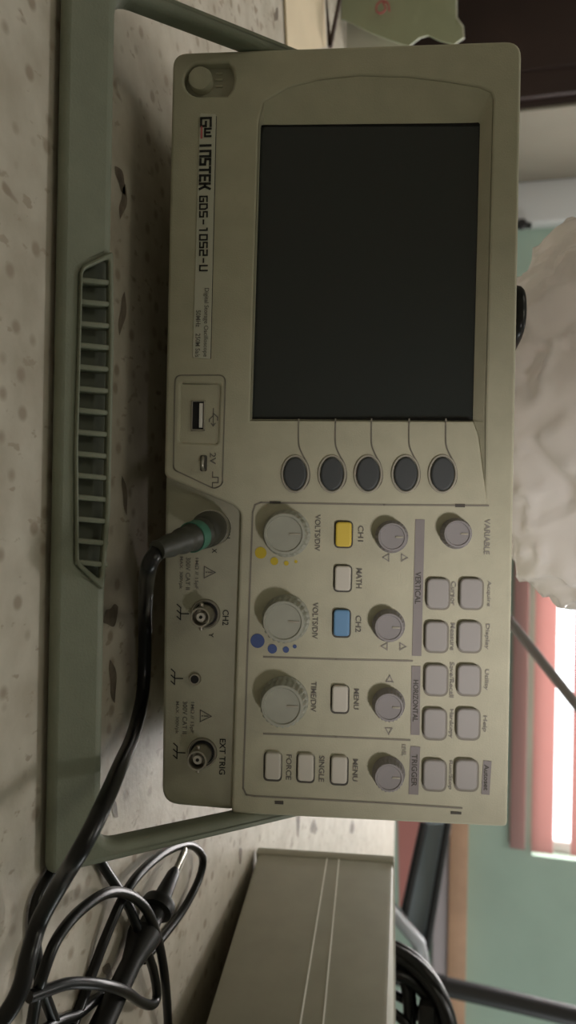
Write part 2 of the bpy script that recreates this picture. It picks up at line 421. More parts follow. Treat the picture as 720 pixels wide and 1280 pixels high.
# floors of the recesses
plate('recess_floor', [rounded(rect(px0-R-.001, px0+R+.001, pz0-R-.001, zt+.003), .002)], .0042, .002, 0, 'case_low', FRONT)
plate('recess_floor', [rect(*[f(q) for f, q in ((min, (fp(275, 480)[0], fp(224, 553)[0])), (max, (fp(272, 555)[0]+.001, 0-9)), (min, (fp(225, 553)[1]-.001, 9)), (max, (fp(276, 480)[1]+.001, 0)))])], .0012, .002, 0, 'case', FRONT)
# sloped surround inside the screen recess
def surround():
    b = bmesh.new()
    outer_l = [(p[0], 0.0002, p[1]) for p in rec]
    inner_px = [(325, 157), (330, 156), (360, 156), (400, 155.5), (450, 155), (510, 154.5), (560, 154), (590, 153.5), (598, 153), (600, 155), (591, 526), (591, 527), (590, 526.5), (589, 526), (314, 524)]
    yin = [.0045]*10 + [.0045, .003, .002, .0012, .0008]
    inner_l = []
    for (x, y), yy in zip(inner_px, yin):
        q = fp(x, y, -yy); inner_l.append((q[0], yy, q[1]))
    A = [b.verts.new(p) for p in outer_l]; B = [b.verts.new(p) for p in inner_l]
    n = len(A)
    for i in range(n):
        j = (i+1) % n
        try: b.faces.new((A[i], A[j], B[j], B[i]))
        except ValueError: pass
    obj('screen_surround', b, 'case', FRONT, 20)
surround()
SCR = plate('screen', [rounded(fl([(604, 150), (596, 526), (308, 526), (320, 150)], -.005), .001)], .0052, .003, 0, 'screen', SC)
bz = bmesh.new()   # dark gasket round the display
gl = [fl([(602, 152), (594, 525), (313, 524), (324, 153)], -.005), fl([(599, 157), (591, 521.5), (316, 521), (327, 158)], -.005)]
plate('gasket', gl, .0049, .0006, 0, 'hole', SCR)
bz.free()

# soft keys under the screen (beside it in the photograph)
lb = bmesh.new()
for i, px in enumerate((369, 415, 460, 507, 553)):
    c = fp(px, 592.5)
    rx, rz = 21*PXM, 14.5*PXM
    el = lambda s, t, n=32: [(c[0]+rx*s*math.cos(2*PI*k/n), c[1]+rz*t*math.sin(2*PI*k/n)) for k in range(n)]
    k_ = plate('soft_key', [el(1, 1)], -.0016, .004, .0008, 'oval', SC)
    if i == 0: k_['label'] = 'dark oval rubber key'
    plate('key_ring', [el(1.16, 1.24), el(1.03, 1.05)], -.0008, .002, .0003, 'ring', k_)
    # leader line from the screen edge, bending round the key
    pts = [(px+4.5, 524), (px+4, 545), (px+5, 558), (px+10, 570), (px+15.5, 580), (px+18, 592), (px+16.5, 603), (px+11, 611)]
    P = smooth_path([Vector((*fp(*q), 0)) for q in pts], 5)
    strokes(lb, [[(p.x, p.y) for p in P]], (0, 0), 1, 1, .00055, -.0002)
obj('leader_lines', lb, 'groove', FRONT)

# printed / moulded frame lines of the control section
def poly_line(bm, px_pts, w, y=-.00022, closed=False):
    P = [fp(*q) for q in px_pts]
    if closed: P.append(P[0])
    strokes(bm, [P], (0, 0), 1, 1, w, y)
b = bmesh.new(); poly_line(b, [(610, 632), (480, 631), (326, 628), (319, 631), (316, 640), (310, 800), (304, 985), (308, 993), (318, 995), (470, 1003), (577, 1010)], .0007)
obj('section_line', b, 'groove', FRONT)
for q in ([(330, 821), (420, 824), (515, 826)], [(330, 917), (420, 921), (512, 925)]):
    b = bmesh.new(); poly_line(b, q, .0007); obj('section_line', b, 'groove', FRONT)
b = bmesh.new()
for q in ((349, 1003, 11, 4), (570, 1016, 13, 3), (344, 628, 14, 3), (575, 632, 12, 4)):
    b = bmesh.new(); c = fp(q[0], q[1]); add_box(b, (c[0], -.0001, c[1]), (q[3]*PXM, .0004, q[2]*PXM))
    obj('snap_slot', b, 'dark_gap', FRONT)
# sub panel line round the USB and calibration area
b = bmesh.new()
poly_line(b, rounded([(282, 469), (278, 606), (268, 611), (217, 587), (219, 469)], [9, 8, 10, 8, 9]), .0005, closed=True)
obj('usb_frame_line', b, 'groove', FRONT)
# raised rim round the two USB shoulders
# USB socket
def usb():
    c = fp(247, 519)
    w, h = 39*PXM, 18*PXM
    s = plate('usb_port', [rounded(rect(c[0]-w/2, c[0]+w/2, c[1]-h/2, c[1]+h/2), .0006), rect(c[0]-w/2+.0006, c[0]+w/2-.0006, c[1]-h/2+.0006, c[1]+h/2-.0006)], .0004, .006, .0002, 'metal_dull', SC)
    plate('cavity', [rect(c[0]-w/2, c[0]+w/2, c[1]-h/2, c[1]+h/2)], .0011, .004, 0, 'hole', s)
    plate('tongue', [rect(c[0]-w*.40, c[0]+w*.40, c[1]+h*.10, c[1]+h*.34)], .0003, .003, .0001, 'white_plastic', s)
usb()
b = bmesh.new()     # USB trident
c = fp(266, 521)
strokes(b, [[(-1.1, 0), (1.1, 0)], [(-.5, 0), (0, .55), (.4, .55)], [(-.2, 0), (.3, -.5), (.6, -.5)], [(.8, .25), (1.15, 0), (.8, -.25)]], c, .0032, .0032, .0004, .001)
obj('symbol', b, 'grey_ink', FRONT); b = bmesh.new()
strokes(b, [[(0, 0), (.35, 0), (.35, .9), (.7, .9), (.7, 0), (1, 0)]], fp(266, 590), .0062, .0026, .0004, -.0003)
obj('symbol', b, 'grey_ink', FRONT)
lettering('lettering', [('2V', 266, 573, 15, 8)], 'grey_ink', FRONT, -.0003)
# calibration terminal: small bent metal tab in a slot
c = fp(255, 580)
plate('terminal_slot', [rounded(rect(c[0]-.0036, c[0]+.0030, c[1]-.0015, c[1]+.0013), .0008)], -.0003, .001, 0, 'dark_gap', FRONT)
b = bmesh.new(); add_tube(b, smooth_path([(c[0]-.0028, .0, c[1]-.0005), (c[0]-.002, -.0025, c[1]), (c[0]+.0005, -.0032, c[1]), (c[0]+.0022, -.002, c[1]), (c[0]+.0024, .0, c[1])], 5), .0006, 10)
obj('calibration_terminal', b, 'metal', SC)

# power button
b = bmesh.new(); c = fp(250, 97.5, 0)
add_lathe(b, [(.0049, -.004), (.0049, -.0004), (.0046, .0003), (.0038, .0005), (.0012, .0003)], 36, Matrix.Translation((c[0], 0, c[1])) @ Matrix.Rotation(PI/2, 4, 'X'))
obj('power_button', b, 'case', SC)
b = bmesh.new()
for dz in (0, 1, 2):
    b = bmesh.new(); c = fp(274, 92+dz*8, -.004); add_box(b, (c[0], .0040, c[1]), (.0009, .0008, .003), bevel=.0003); obj('embossed_mark', b, 'case', FRONT)

# nameplate sticker with maker lettering and model
npl = rounded(fl([(270, 143), (263, 449), (241, 447), (250, 142)]), .0008)
NP = plate('nameplate', [npl], -.0003, .0005, .0001, 'plate', SC)
b = bmesh.new(); poly_line(b, [(270.5, 146), (263.5, 448)], .00035, -.0001); obj('plate_edge_shadow_gap', b, 'dark_gap', NP).name = 'edge_line'
G = {
 'G': [[(1, 1), (0, 1), (0, 0), (1, 0), (1, .5), (.5, .5)]],
 'W': [[(0, 1), (0, 0), (1, 0), (1, 1)], [(.5, 0), (.5, .8)]],
 'I': [[(.5, 0), (.5, 1)]],
 'N': [[(0, 0), (0, 1), (1, 1), (1, 0)]],
 'S': [[(1, 1), (0, 1), (0, .52), (1, .48), (1, 0), (0, 0)]],
 'T': [[(0, 1), (1, 1)], [(.5, 1), (.5, 0)]],
 'E': [[(1, 1), (0, 1), (0, 0), (1, 0)], [(0, .5), (.85, .5)]],
 'K': [[(0, 0), (0, 1)], [(1, 1), (.55, .5), (.1, .5)], [(.55, .5), (1, 0)]],
 'D': [[(0, 1), (.75, 1), (1, .75), (1, 0), (0, 0), (0, 1)]],
 'O': [[(0, 0), (0, 1), (1, 1), (1, 0), (0, 0)]],
 '1': [[(.25, 1), (.6, 1), (.6, 0)]],
 '0': [[(0, 0), (0, 1), (1, 1), (1, 0), (0, 0)]],
 '5': [[(1, 1), (0, 1), (0, .5), (1, .5), (1, 0), (0, 0)]],
 '2': [[(0, 1), (1, 1), (1, .5), (0, .5), (0, 0), (1, 0)]],
 'U': [[(0, 1), (0, 0), (1, 0), (1, 1)]],
 '-': [[(.15, .5), (.85, .5)]],
}
b = bmesh.new()
def word(s, py0, py1, px_of, h, w, italics=0.0):
    n = len(s); step = (py1-py0)/n
    for i, ch in enumerate(s):
        ya, yb = py0+i*step+step*.17, py0+(i+1)*step-step*.19
        pxb = px_of((ya+yb)/2); A = fp(pxb, ya, .0005); B = fp(pxb, yb, .0005)
        strokes(b, [[(x+italics*z, z) for x, z in pl] for pl in G[ch]], A, B[0]-A[0], h*PXM, w, -.0005)
base = lambda y: 251.6 - max(0, min(y, 240)-145)*.018
word('G', 145, 160.5, base, 12.5, .00095)
word('W', 158.5, 173, lambda y: base(y)+5.2, 7.2, .00085)
obj('lettering', b, 'ink', NP); b = bmesh.new()
word('INSTEK', 177, 238, base, 12.6, .00098)
obj('lettering', b, 'ink', NP); b = bmesh.new()
word('GDS-1052-U', 244, 340, base, 9.3, .00066)
obj('lettering', b, 'ink', NP)
b = bmesh.new(); A = fp(base(165)+.8, 158.5, .0005); B = fp(base(165)+.8, 172, .0005)
strokes(b, [[(0, 0), (1, 0)]], A, B[0]-A[0], 1, .0008, -.0005); obj('logo_bar', b, 'pink', NP)
lettering('lettering', [('Digital Storage Oscilloscope', 257, 403, 88, 7.5, .006), ('50MHz    250M Sa/s', 247.5, 417, 60, 6.2, .006)], 'grey_ink', NP, -.00045)

# keys of the control section
def key(px, py, w, h, m, name='push_button', label=None, d=.0022, r=.0016):
    c = fp(px, py, d); w *= PXM; h *= PXM
    o = plate(name, [rounded(rect(c[0]-w/2, c[0]+w/2, c[1]-h/2, c[1]+h/2), r)], -d, d+.002, .0007, m, SC, 3)
    if label: o['label'] = label
    c = fp(px, py); g = .0006
    plate('key_gap', [rounded(rect(c[0]-w/2-g, c[0]+w/2+g, c[1]-h/2-g, c[1]+h/2+g), r+g)], -.00025, .0004, 0, 'dark_gap' if m != 'key_grey' else 'groove', o)
    return o
key(429.5, 668, 31, 20, 'yellow', label='yellow channel button')
key(428.5, 723, 31, 20, 'key', label='pale grey button')
key(427, 779, 33, 20, 'blue', label='blue channel button')
key(425, 874, 33, 20, 'key'); key(424, 963, 34, 20, 'key'); key(382, 960, 34, 20, 'key'); key(341, 958, 34, 20, 'key')
for i, (xa, xb, y) in enumerate(((547.5, 589, 742), (545.5, 587, 796), (545, 586, 850), (543.5, 585, 905), (543, 583, 969))):
    key(xa, y, 37, 27, 'key_grey', r=.0026); key(xb, y, 37, 27, 'key_grey', r=.0026)

def knob(px, py, r, hgt, m, name):
    c = fp(px, py, hgt*.5); r *= PXM; b = bmesh.new()
    mt = Matrix.Translation((c[0], 0, c[1])) @ Matrix.Rotation(PI/2, 4, 'X')
    add_lathe(b, [(r*1.08, -.001), (r*1.08, .0012), (r, .002), (r, hgt*.5), (r*.97, hgt*.9), (r*.9, hgt), (r*.80, hgt*1.01), (r*.75, hgt*.94), (r*.3, hgt*.92), (r*.05, hgt*.92)], 96, mt, (0, r*.05, .0019, hgt*.91))
    k = obj(name, b, m, SC, 50)
    b = bmesh.new(); add_box(b, (c[0], -hgt*.945, c[1]+r*.45), (.0008, .0005, r*.5), bevel=.0002)
    obj('pointer', b, 'ring', k)
knob(357, 667, 28, .010, 'knob', 'rotary_knob'); knob(356, 775, 28, .010, 'knob', 'rotary_knob'); knob(354, 879, 28.5, .010, 'knob', 'rotary_knob')
for q in ((490, 671), (486, 783), (486, 882), (486, 969)): knob(*q, 19, .0065, 'knob_small', 'rotary_knob')
knob(571, 667, 18, .0065, 'knob_small', 'rotary_knob')

# grey strips with section names, coloured range dots, small print
b = bmesh.new()
for (xa, ya, xb, yb, w) in ((525, 650, 521, 819, 11.5), (520, 833, 519, 918, 11), (519, 934, 517, 992, 12), (609, 951, 607, 993, 10)):
    b = bmesh.new(); poly_line(b, [(xa, ya+5), (xb, yb-5)], w*PXM, -.00025); obj('label_strip', b, 'strip', FRONT)
lettering('lettering', [('VERTICAL', 522.5, 735, 40, 7), ('HORIZONTAL', 519.5, 876, 52, 6.5), ('TRIGGER', 518, 963, 40, 7)], 'dark_gap', FRONT, -.0004)
def dots(pts, m):
    for (x, y, r) in pts:
        b = bmesh.new(); c = fp(x, y); b.faces.new([b.verts.new((c[0]+r*PXM*math.cos(2*PI*k/24), -.00025, c[1]+r*PXM*math.sin(2*PI*k/24))) for k in range(24)])
        obj('range_dot', b, m, FRONT)
dots(((326, 691, 7.5), (343, 701.5, 5), (358, 704, 3), (370, 702, 2)), 'yellow_ink')
dots(((322, 801, 9), (340.5, 811, 6), (357.5, 812, 4), (368.5, 808, 2.5)), 'blue_ink')
lettering('lettering', [('VOLTS/DIV', 397, 666, 46, 7), ('VOLTS/DIV', 394, 776, 46, 7), ('TIME/DIV', 392, 871, 38, 7), ('CH1', 451, 667, 20, 7), ('MATH', 449, 723, 25, 7),
    ('CH2', 448, 780, 21, 7), ('MENU', 445.5, 874, 26, 6.5), ('FORCE', 361, 959, 32, 7), ('SINGLE', 402, 961, 33, 7), ('MENU', 444, 963, 28, 6.5)], 'grey_ink', FRONT, -.0003)
lettering('lettering', [('VARIABLE', 609, 671, 44, 7), ('Cursor', 567, 742, 30, 6), ('Acquire', 611, 742, 32, 6), ('Measure', 566, 796, 34, 6), ('Display', 609, 796, 32, 6), ('Save/Recall', 565, 850, 44, 5.5),
    ('Utility', 608, 850, 26, 6), ('Hardcopy', 564, 905, 36, 6), ('Help', 606, 905, 20, 6), ('Run/Stop', 563, 969, 36, 5.5), ('LEVEL', 505, 938, 14, 5), ], 'hazed_ink', FRONT, -.0003)
lettering('lettering', [('Autoset', 608, 972, 32, 6)], 'dark_gap', FRONT, -.0004)
b = bmesh.new()    # position arrows beside the small knobs
for (x, y) in ((486, 697), (502, 697), (484, 808), (500, 808)):
    s = 1 if x % 10 in (2, 0) else -1
    b = bmesh.new(); strokes(b, [[(-.5, 0), (.5, 0), (0, .9*s), (-.5, 0)]], fp(x, y), .0028, .0026, .0004, -.0003); obj('symbol', b, 'hazed_ink', FRONT)
for (x, y) in ((487, 852), (486, 910)):
    s = -1 if y < 880 else 1
    b = bmesh.new(); strokes(b, [[(0, -.5), (0, .5), (.9*s, 0), (0, -.5)]], fp(x, y), .0028, .0026, .0004, -.0003); obj('symbol', b, 'hazed_ink', FRONT)

# connector panel print
yc = .0025
lettering('lettering', [('CH1', 284, 664, 19, 8), ('X', 268, 688.5, 6, 6), ('CH2', 282, 772, 20, 8), ('Y', 264, 794, 6, 6), ('EXT TRIG', 278, 946, 46, 8)], 'ink', CONN, yc)
def caution(px, py, lines, y0):
    b = bmesh.new(); c = fp(px, py)
    strokes(b, [[(-.5, -.45), (.5, -.45), (0, .55), (-.5, -.45)]], c, .0048, .0046, .0004, yc)
    strokes(b, [[(0, .25), (0, -.08)], [(0, -.25), (0, -.28)]], c, .0048, .0046, .0005, yc)
    obj('symbol', b, 'grey_ink', CONN)
    lettering('lettering', lines, 'grey_ink', CONN, yc)
caution(260, 716, [('1M\u03a9 // 15pF', 245.5, 717, 40, 6, .006), ('300V CAT II', 235, 717, 42, 6, .006), ('MAX. 300Vpk', 226, 716, 42, 5.5, .006)], 0)
caution(255, 897, [('1M\u03a9 // 15pF', 240, 897, 40, 6, .006), ('300V CAT II', 231, 897, 42, 6, .006), ('MAX. 300Vpk', 221, 897, 42, 5.5, .006)], 0)
b = bmesh.new()
for (px, py, stem) in ((224, 768, 1), (216.5, 849.5, 1), (219.5, 943, 1)):
    b = bmesh.new(); c = fp(px, py)
    strokes(b, [[(-.5, 0), (.5, 0)], [(-.5, 0), (-.75, -.35)], [(0, 0), (-.25, -.35)], [(.5, 0), (.25, -.35)], [(0, 0), (0, .8)]], c, .0050, .0042, .00045, yc); obj('symbol', b, 'ink', CONN)

# BNC jacks and ground socket
def bnc(px, py, plugged=False):
    c = fp(px, py); mt = Matrix.Translation((c[0], .003, c[1])) @ Matrix.Rotation(PI/2, 4, 'X')
    b = bmesh.new(); add_lathe(b, [(.0062, -.001), (.0062, .0006), (.0059, .0012), (.0055, .0012), (.0052, .0004), (.0040, .0004)], 40, mt)
    j = obj('bnc_jack', b, 'metal_dull', SC)
    if plugged: return c
    b = bmesh.new(); add_lathe(b, [(.0050, .0003), (.0050, .00055), (.0042, .00055)], 36, mt); obj('jack_shadow_gap', b, 'hole', j).name = 'recess_shade_ring'  # black ring painted in for the shade of the recess round the barrel
    b = bmesh.new(); add_lathe(b, [(.0041, .0003), (.0041, .0112), (.0039, .0116), (.0033, .0116), (.0031, .0112), (.0031, .006), (.0010, .006)], 40, mt)
    for s in (-1, 1):
        add_lathe(b, [(.0009, .0), (.0009, .0014), (.0007, .0016)], 14, mt @ Matrix.Translation((s*.0039, 0, .009)) @ Matrix.Rotation(s*PI/2, 4, 'Y'))
    obj('barrel', b, 'metal_dull', j)
    b = bmesh.new(); add_lathe(b, [(.0019, .0055), (.0019, .0100), (.0017, .0104), (.0007, .0104)], 28, mt); obj('insulator', b, 'key', j)
    b = bmesh.new(); add_lathe(b, [(.0007, .0103), (.0007, .0106), (.0003, .0106)], 14, mt); obj('contact', b, 'hole', j)
    return c
BC1 = bnc(268, 660, True); bnc(255.5, 768.5); bnc(251.5, 943)
c = fp(242.5, 850); mt = Matrix.Translation((c[0], .003, c[1])) @ Matrix.Rotation(PI/2, 4, 'X')
b = bmesh.new(); add_lathe(b, [(.0025, -.001), (.0025, .0012), (.0022, .0018), (.0016, .0018), (.0015, .001), (.0003, .001)], 28, mt); g = obj('ground_socket', b, 'metal_dull', SC)
b = bmesh.new(); add_lathe(b, [(.0017, .0010), (.0017, .00182), (.0002, .00182)], 24, mt); obj('socket_hole', b, 'hole', g)

# ------------------------------------------------------------------ carrying handle, folded forward as a stand
def handle():
    TH = .0105; top = Vector((0, .2488, .0082)); PV = MS @ Vector((0, .035, .074)); cx = -.0325
    for _ in range(4):
        d = (PV-top); d.x = 0; d.normalize(); nrm = Vector((0, -d.z, d.y)); PV = MS @ Vector((0, .035, .074)) + nrm*TH/2
    W0 = top; Ls = (PV-top).yz.length
    def hp(px, py, off=0.0):
        q = top + nrm*off; v = ray(px, py); s = (q-CAM).dot(nrm)/v.dot(nrm); P = CAM+v*s
        return ((P.x-cx), (P-q).dot(d))
    HM = Matrix(((1, 0, 0, cx), (0, d.y, nrm.y, top.y), (0, d.z, nrm.z, top.z), (0, 0, 0, 1)))
    X = .1622; xi = .1558
    s0 = -.0052; s1 = hp(137, 500)[1]
    a1 = Ls + .012
    ow = X-.0008
    # pocket for the grip is a notch in the inner edge of the bar
    pk = [(103, 338), (135, 324), (135.5, 420), (131, 640), (124.5, 725), (98, 702), (97, 560)]
    pkl = rounded([hp(*q) for q in pk], [.004, .001, 0, 0, .001, .004, 0])
    n0, n1, n2, n3 = hp(103, 338), hp(139, 320), hp(129, 730), hp(97, 704)
    outer = rounded([(-X, s0), (X, s0), (ow, a1), (xi, a1), (xi-.0005, s1), (n2[0], s1), n3, n0, (n1[0], s1), (-xi+.0005, s1), (-xi, a1), (-ow, a1)],
                    [.005, .005, .006, .002, .008, .001, .004, .004, .001, .008, .002, .006])
    me = plate_mesh([outer], TH, .003, 3); me.transform(HM)
    for v in me.vertices: v.co.z = max(v.co.z, .0005)      # the bar stands flat on the table
    me.transform(MSI)
    H = link('handle', me, 'handle', SC)
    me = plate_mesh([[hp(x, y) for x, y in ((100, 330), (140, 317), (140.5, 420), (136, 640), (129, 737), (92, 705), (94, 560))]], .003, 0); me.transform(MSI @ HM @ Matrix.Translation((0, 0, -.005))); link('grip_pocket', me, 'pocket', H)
    for i in range(14):
        y = 351 + i*27.1
        xl = 102 - (y-351)*.016; xr = 137.5 - (y-351)*.016
        A = Vector((*hp(xl-3, y-1), 0)); B = Vector((*hp(xr+3, y+3), 0))
        b = bmesh.new(); mid = (A+B)/2; dv = B-A; ang = math.atan2(dv.y, dv.x)
        add_box(b, (0, 0, 0), (dv.length, .0020, .006), Matrix.Translation((mid.x, mid.y, -.0022)) @ Matrix.Rotation(ang, 4, 'Z'), bevel=.0007)
        for v in b.verts: v.co = MSI @ HM @ v.co
        obj('grip_rib', b, 'handle', H)
    # raised rim round the pocket
    rim_o = rounded([hp(*q) for q in ((100, 334), (140.5, 314), (141.5, 420), (137, 640), (129, 739), (94, 705), (92.5, 560))], [.005, .001, 0, 0, .001, .005, 0])
    me = plate_mesh([rim_o, pkl], .004, .0007, 2); me.transform(MSI @ HM @ Matrix.Translation((0, 0, .0012))); link('grip_rim', me, 'handle', H)
handle()

# ------------------------------------------------------------------ probe with its cable, plugged into CH1
def probe():
    e = empty('oscilloscope_probe', 'black probe with long cable plugged into the left connector and coiled by the handle', 'probe', on_z(113, 1200))
    o = e.location
    L = lambda P: Vector(P)-o
    w = lambda x, y, z: MS @ Vector((x, y, z))
    tip = fp(196, 688, .046); q1 = fp(236, 673, .030); q0 = fp(258, 664, .016)
    P = [w(BC1[0], -.0005, BC1[1]), w(BC1[0], -.009, BC1[1]-.0005), w(q0[0], -.016, q0[1]), w(q1[0], -.030, q1[1]), w(tip[0], -.046, tip[1])]
    path = smooth_path([L(p) for p in P], 10); n = len(path)
    rads = []
    for i in range(n):
        t = i/(n-1)
        r = .0070 if t < .35 else .0069 - (.0069-.0036)*((t-.35)/.65)**1.5
        if t > .55 and (i//2) % 2: r *= .91
        rads.append(r)
    b = bmesh.new(); add_tube(b, path, rads, 28); plug = obj('plug_boot', b, 'boot', e)
    b = bmesh.new(); add_tube(b, path[4:9], [.0074]*5, 32); obj('plug_ring', b, 'metal', e)
    k = int(n*.66); b = bmesh.new(); add_tube(b, path[k-1:k+3], [rads[k-1]*1.06+.0002]*4, 28); obj('marker_band', b, 'green_band', e)
    R = .0027
    def strand(pts): return smooth_path([L(on_z(x, y, z)) for x, y, z in pts], 8)
    tz = (w(tip[0], -.046, tip[1])).z
    main = [(196, 688, tz), (185, 712, tz-.004), (181.5, 760, .012), (181, 820, .006), (178, 870, .006), (166, 920, .012), (150, 958, .025), (132, 1000, .032), (113, 1040, .033), (95, 1072, .030), (78, 1100, .021), (50, 1150, .012), (36, 1195, .012), (27, 1232, .012), (12, 1262, .010), (-14, 1295, .006)]
    # first point exactly at the boot end
    pm = [L(w(tip[0], -.044, tip[1]))] + [L(on_z(x, y, z)) for x, y, z in main[1:]]
    b = bmesh.new(); add_tube(b, smooth_path(pm, 8), R*1.1, 12)
    r2 = .0021
    A = [(92, 1050, .0025), (58, 1102, .0025), (45, 1132, .0025), (43, 1168, .0025), (50, 1223, .003), (58, 1250, .003), (70, 1282, .003), (78, 1300, .003)]
    B = [(40, 1280, .004), (46, 1245, .006), (53, 1220, .009), (70, 1176, .010), (97, 1141, .010), (132, 1117, .011), (160, 1118, .0115), (183, 1137, .0125), (198, 1176, .011), (206, 1223, .010), (210, 1277, .006), (209, 1300, .004)]
    C = [(36, 1246, .007), (58, 1238, .009), (89, 1229, .012), (128, 1231, .0165), (156, 1239, .0165), (175, 1252, .012), (190, 1256, .009), (196, 1244, .008), (191, 1211, .008), (175, 1168, .0075), (159, 1129, .006), (132, 1087, .0025), (110, 1050, .0025)]
    D = [(84, 1298, .0022), (93, 1278, .0022), (113, 1223, .0022), (132, 1172, .004), (156, 1118, .006), (179, 1087, .006), (210, 1063, .006), (237, 1056, .006), (253, 1071, .006), (249, 1098, .005), (229, 1137, .003), (203, 1172, .0022), (180, 1200, .0022)]
    E_ = [(52, 1290, .004), (74, 1276, .003), (97, 1268, .0025), (117, 1252, .0022), (140, 1238, .0022)]
    for s in (A, B, C, D, E_): add_tube(b, strand(s), r2, 12)
    obj('cable', b, 'cable', e)
    # probe body with finger guard
    a = L(on_z(110, 1318, .008)); z = L(on_z(232, 1060, .0085)); ax = (z-a); T = ax.length; ax.normalize()
    rot = ax.to_track_quat('Z', 'Y').to_matrix().to_4x4(); mt = Matrix.Translation(a) @ rot
    def at(px, py): return (L(on_z(px, py, .008))-a).dot(ax)
    s1, s2, s3, s4, s5 = at(167, 1188), at(179, 1160), at(196, 1128), at(216, 1096), T
    b = bmesh.new(); add_lathe(b, [(.0045, 0), (.0050, .006), (.0046, s1*.6), (.0044, s1-.004), (.0052, s1), (.0074, s2-.002), (.0076, s2), (.0054, s2+.0015), (.0046, s2+.003), (.0046, s3-.003)], 32, mt)
    body = obj('probe_body', b, 'probe', e)
    b = bmesh.new(); add_lathe(b, [(.0040, s3-.0032), (.0074, s3-.0028), (.0080, s3), (.0076, s3+.0018), (.0045, s3+.0026)], 36, mt); obj('finger_guard', b, 'probe', e)
    b = bmesh.new(); add_lathe(b, [(.0044, s3+.002), (.0040, s3+.006), (.0030, s4), (.0019, s4+.003)], 28, mt); obj('nose_cone', b, 'probe', e)
    b = bmesh.new(); add_lathe(b, [(.0015, s4-.002), (.0015, s5-.002), (.0008, s5)], 20, mt)
    side = Vector((1, 0, 0)); P0 = a+ax*(s4-.006)+Vector((.0034, .001, .001)); P1 = a+ax*(s5-.001)+Vector((.0012, 0, .0008))
    add_tube(b, [P0, (P0+P1)/2, P1], .0009, 10)
    obj('probe_tip', b, 'metal', e)
probe()

# ------------------------------------------------------------------ second instrument at the right, tilted on front feet
def second_box():
    P1 = on_z(320, 1060); n = on_z(250, 1280, .0165)
    far_top = on_y(485.5, 1058, P1.y); hz = far_top.z
    dv = Vector((n.x-P1.x, n.y-P1.y, 0)); yaw = math.atan2(dv.x, -dv.y); pitch = math.atan2(.0165, dv.length)
    e = empty('bench_instrument', 'beige metal cased instrument with two white seams standing right of the oscilloscope', 'instrument', P1, (0, 0, 0))
    rm = Matrix.Rotation(yaw, 4, 'Z') @ Matrix.Rotation(-pitch, 4, 'X'); e.rotation_euler = rm.to_euler(); e.location.z += .0022
    H = hz*math.cos(pitch)+.001; LEN = .215; W = .24
    b = bmesh.new(); add_box(b, (W/2, -LEN/2, H/2), (W, LEN, H), bevel=.003); obj('casing', b, 'box', e)
    b = bmesh.new(); add_box(b, (W/2, -.0035, H/2), (W+.003, .007, H+.002), bevel=.0016); obj('rear_lip', b, 'box', e)
    b = bmesh.new(); add_box(b, (W/2, -LEN-.006, H/2), (W+.002, .014, H+.002), bevel=.003); f = obj('front_panel', b, 'box', e)
    for k in range(3):
        b = bmesh.new(); add_lathe(b, [(.009, 0), (.009, .01), (.007, .012)], 28, Matrix.Translation((.06+k*.06, -LEN-.012, H*.5)) @ Matrix.Rotation(PI/2, 4, 'X'))
        obj('knob', b, 'probe', f)
    inv = (Matrix.Translation(P1) @ rm).inverted()
    def side(px, py):
        o = inv @ CAM; v = inv.to_3x3() @ ray(px, py); s = -o.x/v.x; return o+v*s
    for (q0, q1) in (((405, 1072), (369, 1285)), ((420, 1071), (398, 1285))):
        A, B = side(*q0), side(*q1)
        B = A + (B-A)*((-LEN-A.y)/(B.y-A.y)); b = bmesh.new(); mid = (A+B)/2; dd = B-A
        add_box(b, (0, 0, 0), (.001, dd.length, .0009), Matrix.Translation((0, mid.y, mid.z)) @ Matrix.Rotation(math.atan2(dd.z, dd.y) if dd.y > 0 else math.atan2(-dd.z, -dd.y), 4, 'X'))
        obj('seam', b, 'seam', e)
    for sx in (.03, W-.03):
        top_w = .0165*(LEN-.03)/.145
        b = bmesh.new(); add_box(b, (sx, -LEN+.02, -.0095), (.014, .008, .021), bevel=.002); obj('tilt_foot', b, 'probe', e)
        b = bmesh.new(); add_box(b, (sx, -.02, -.0005), (.014, .014, .003), bevel=.001); obj('rear_foot', b, 'probe', e)
    return P1, yaw
second_box()

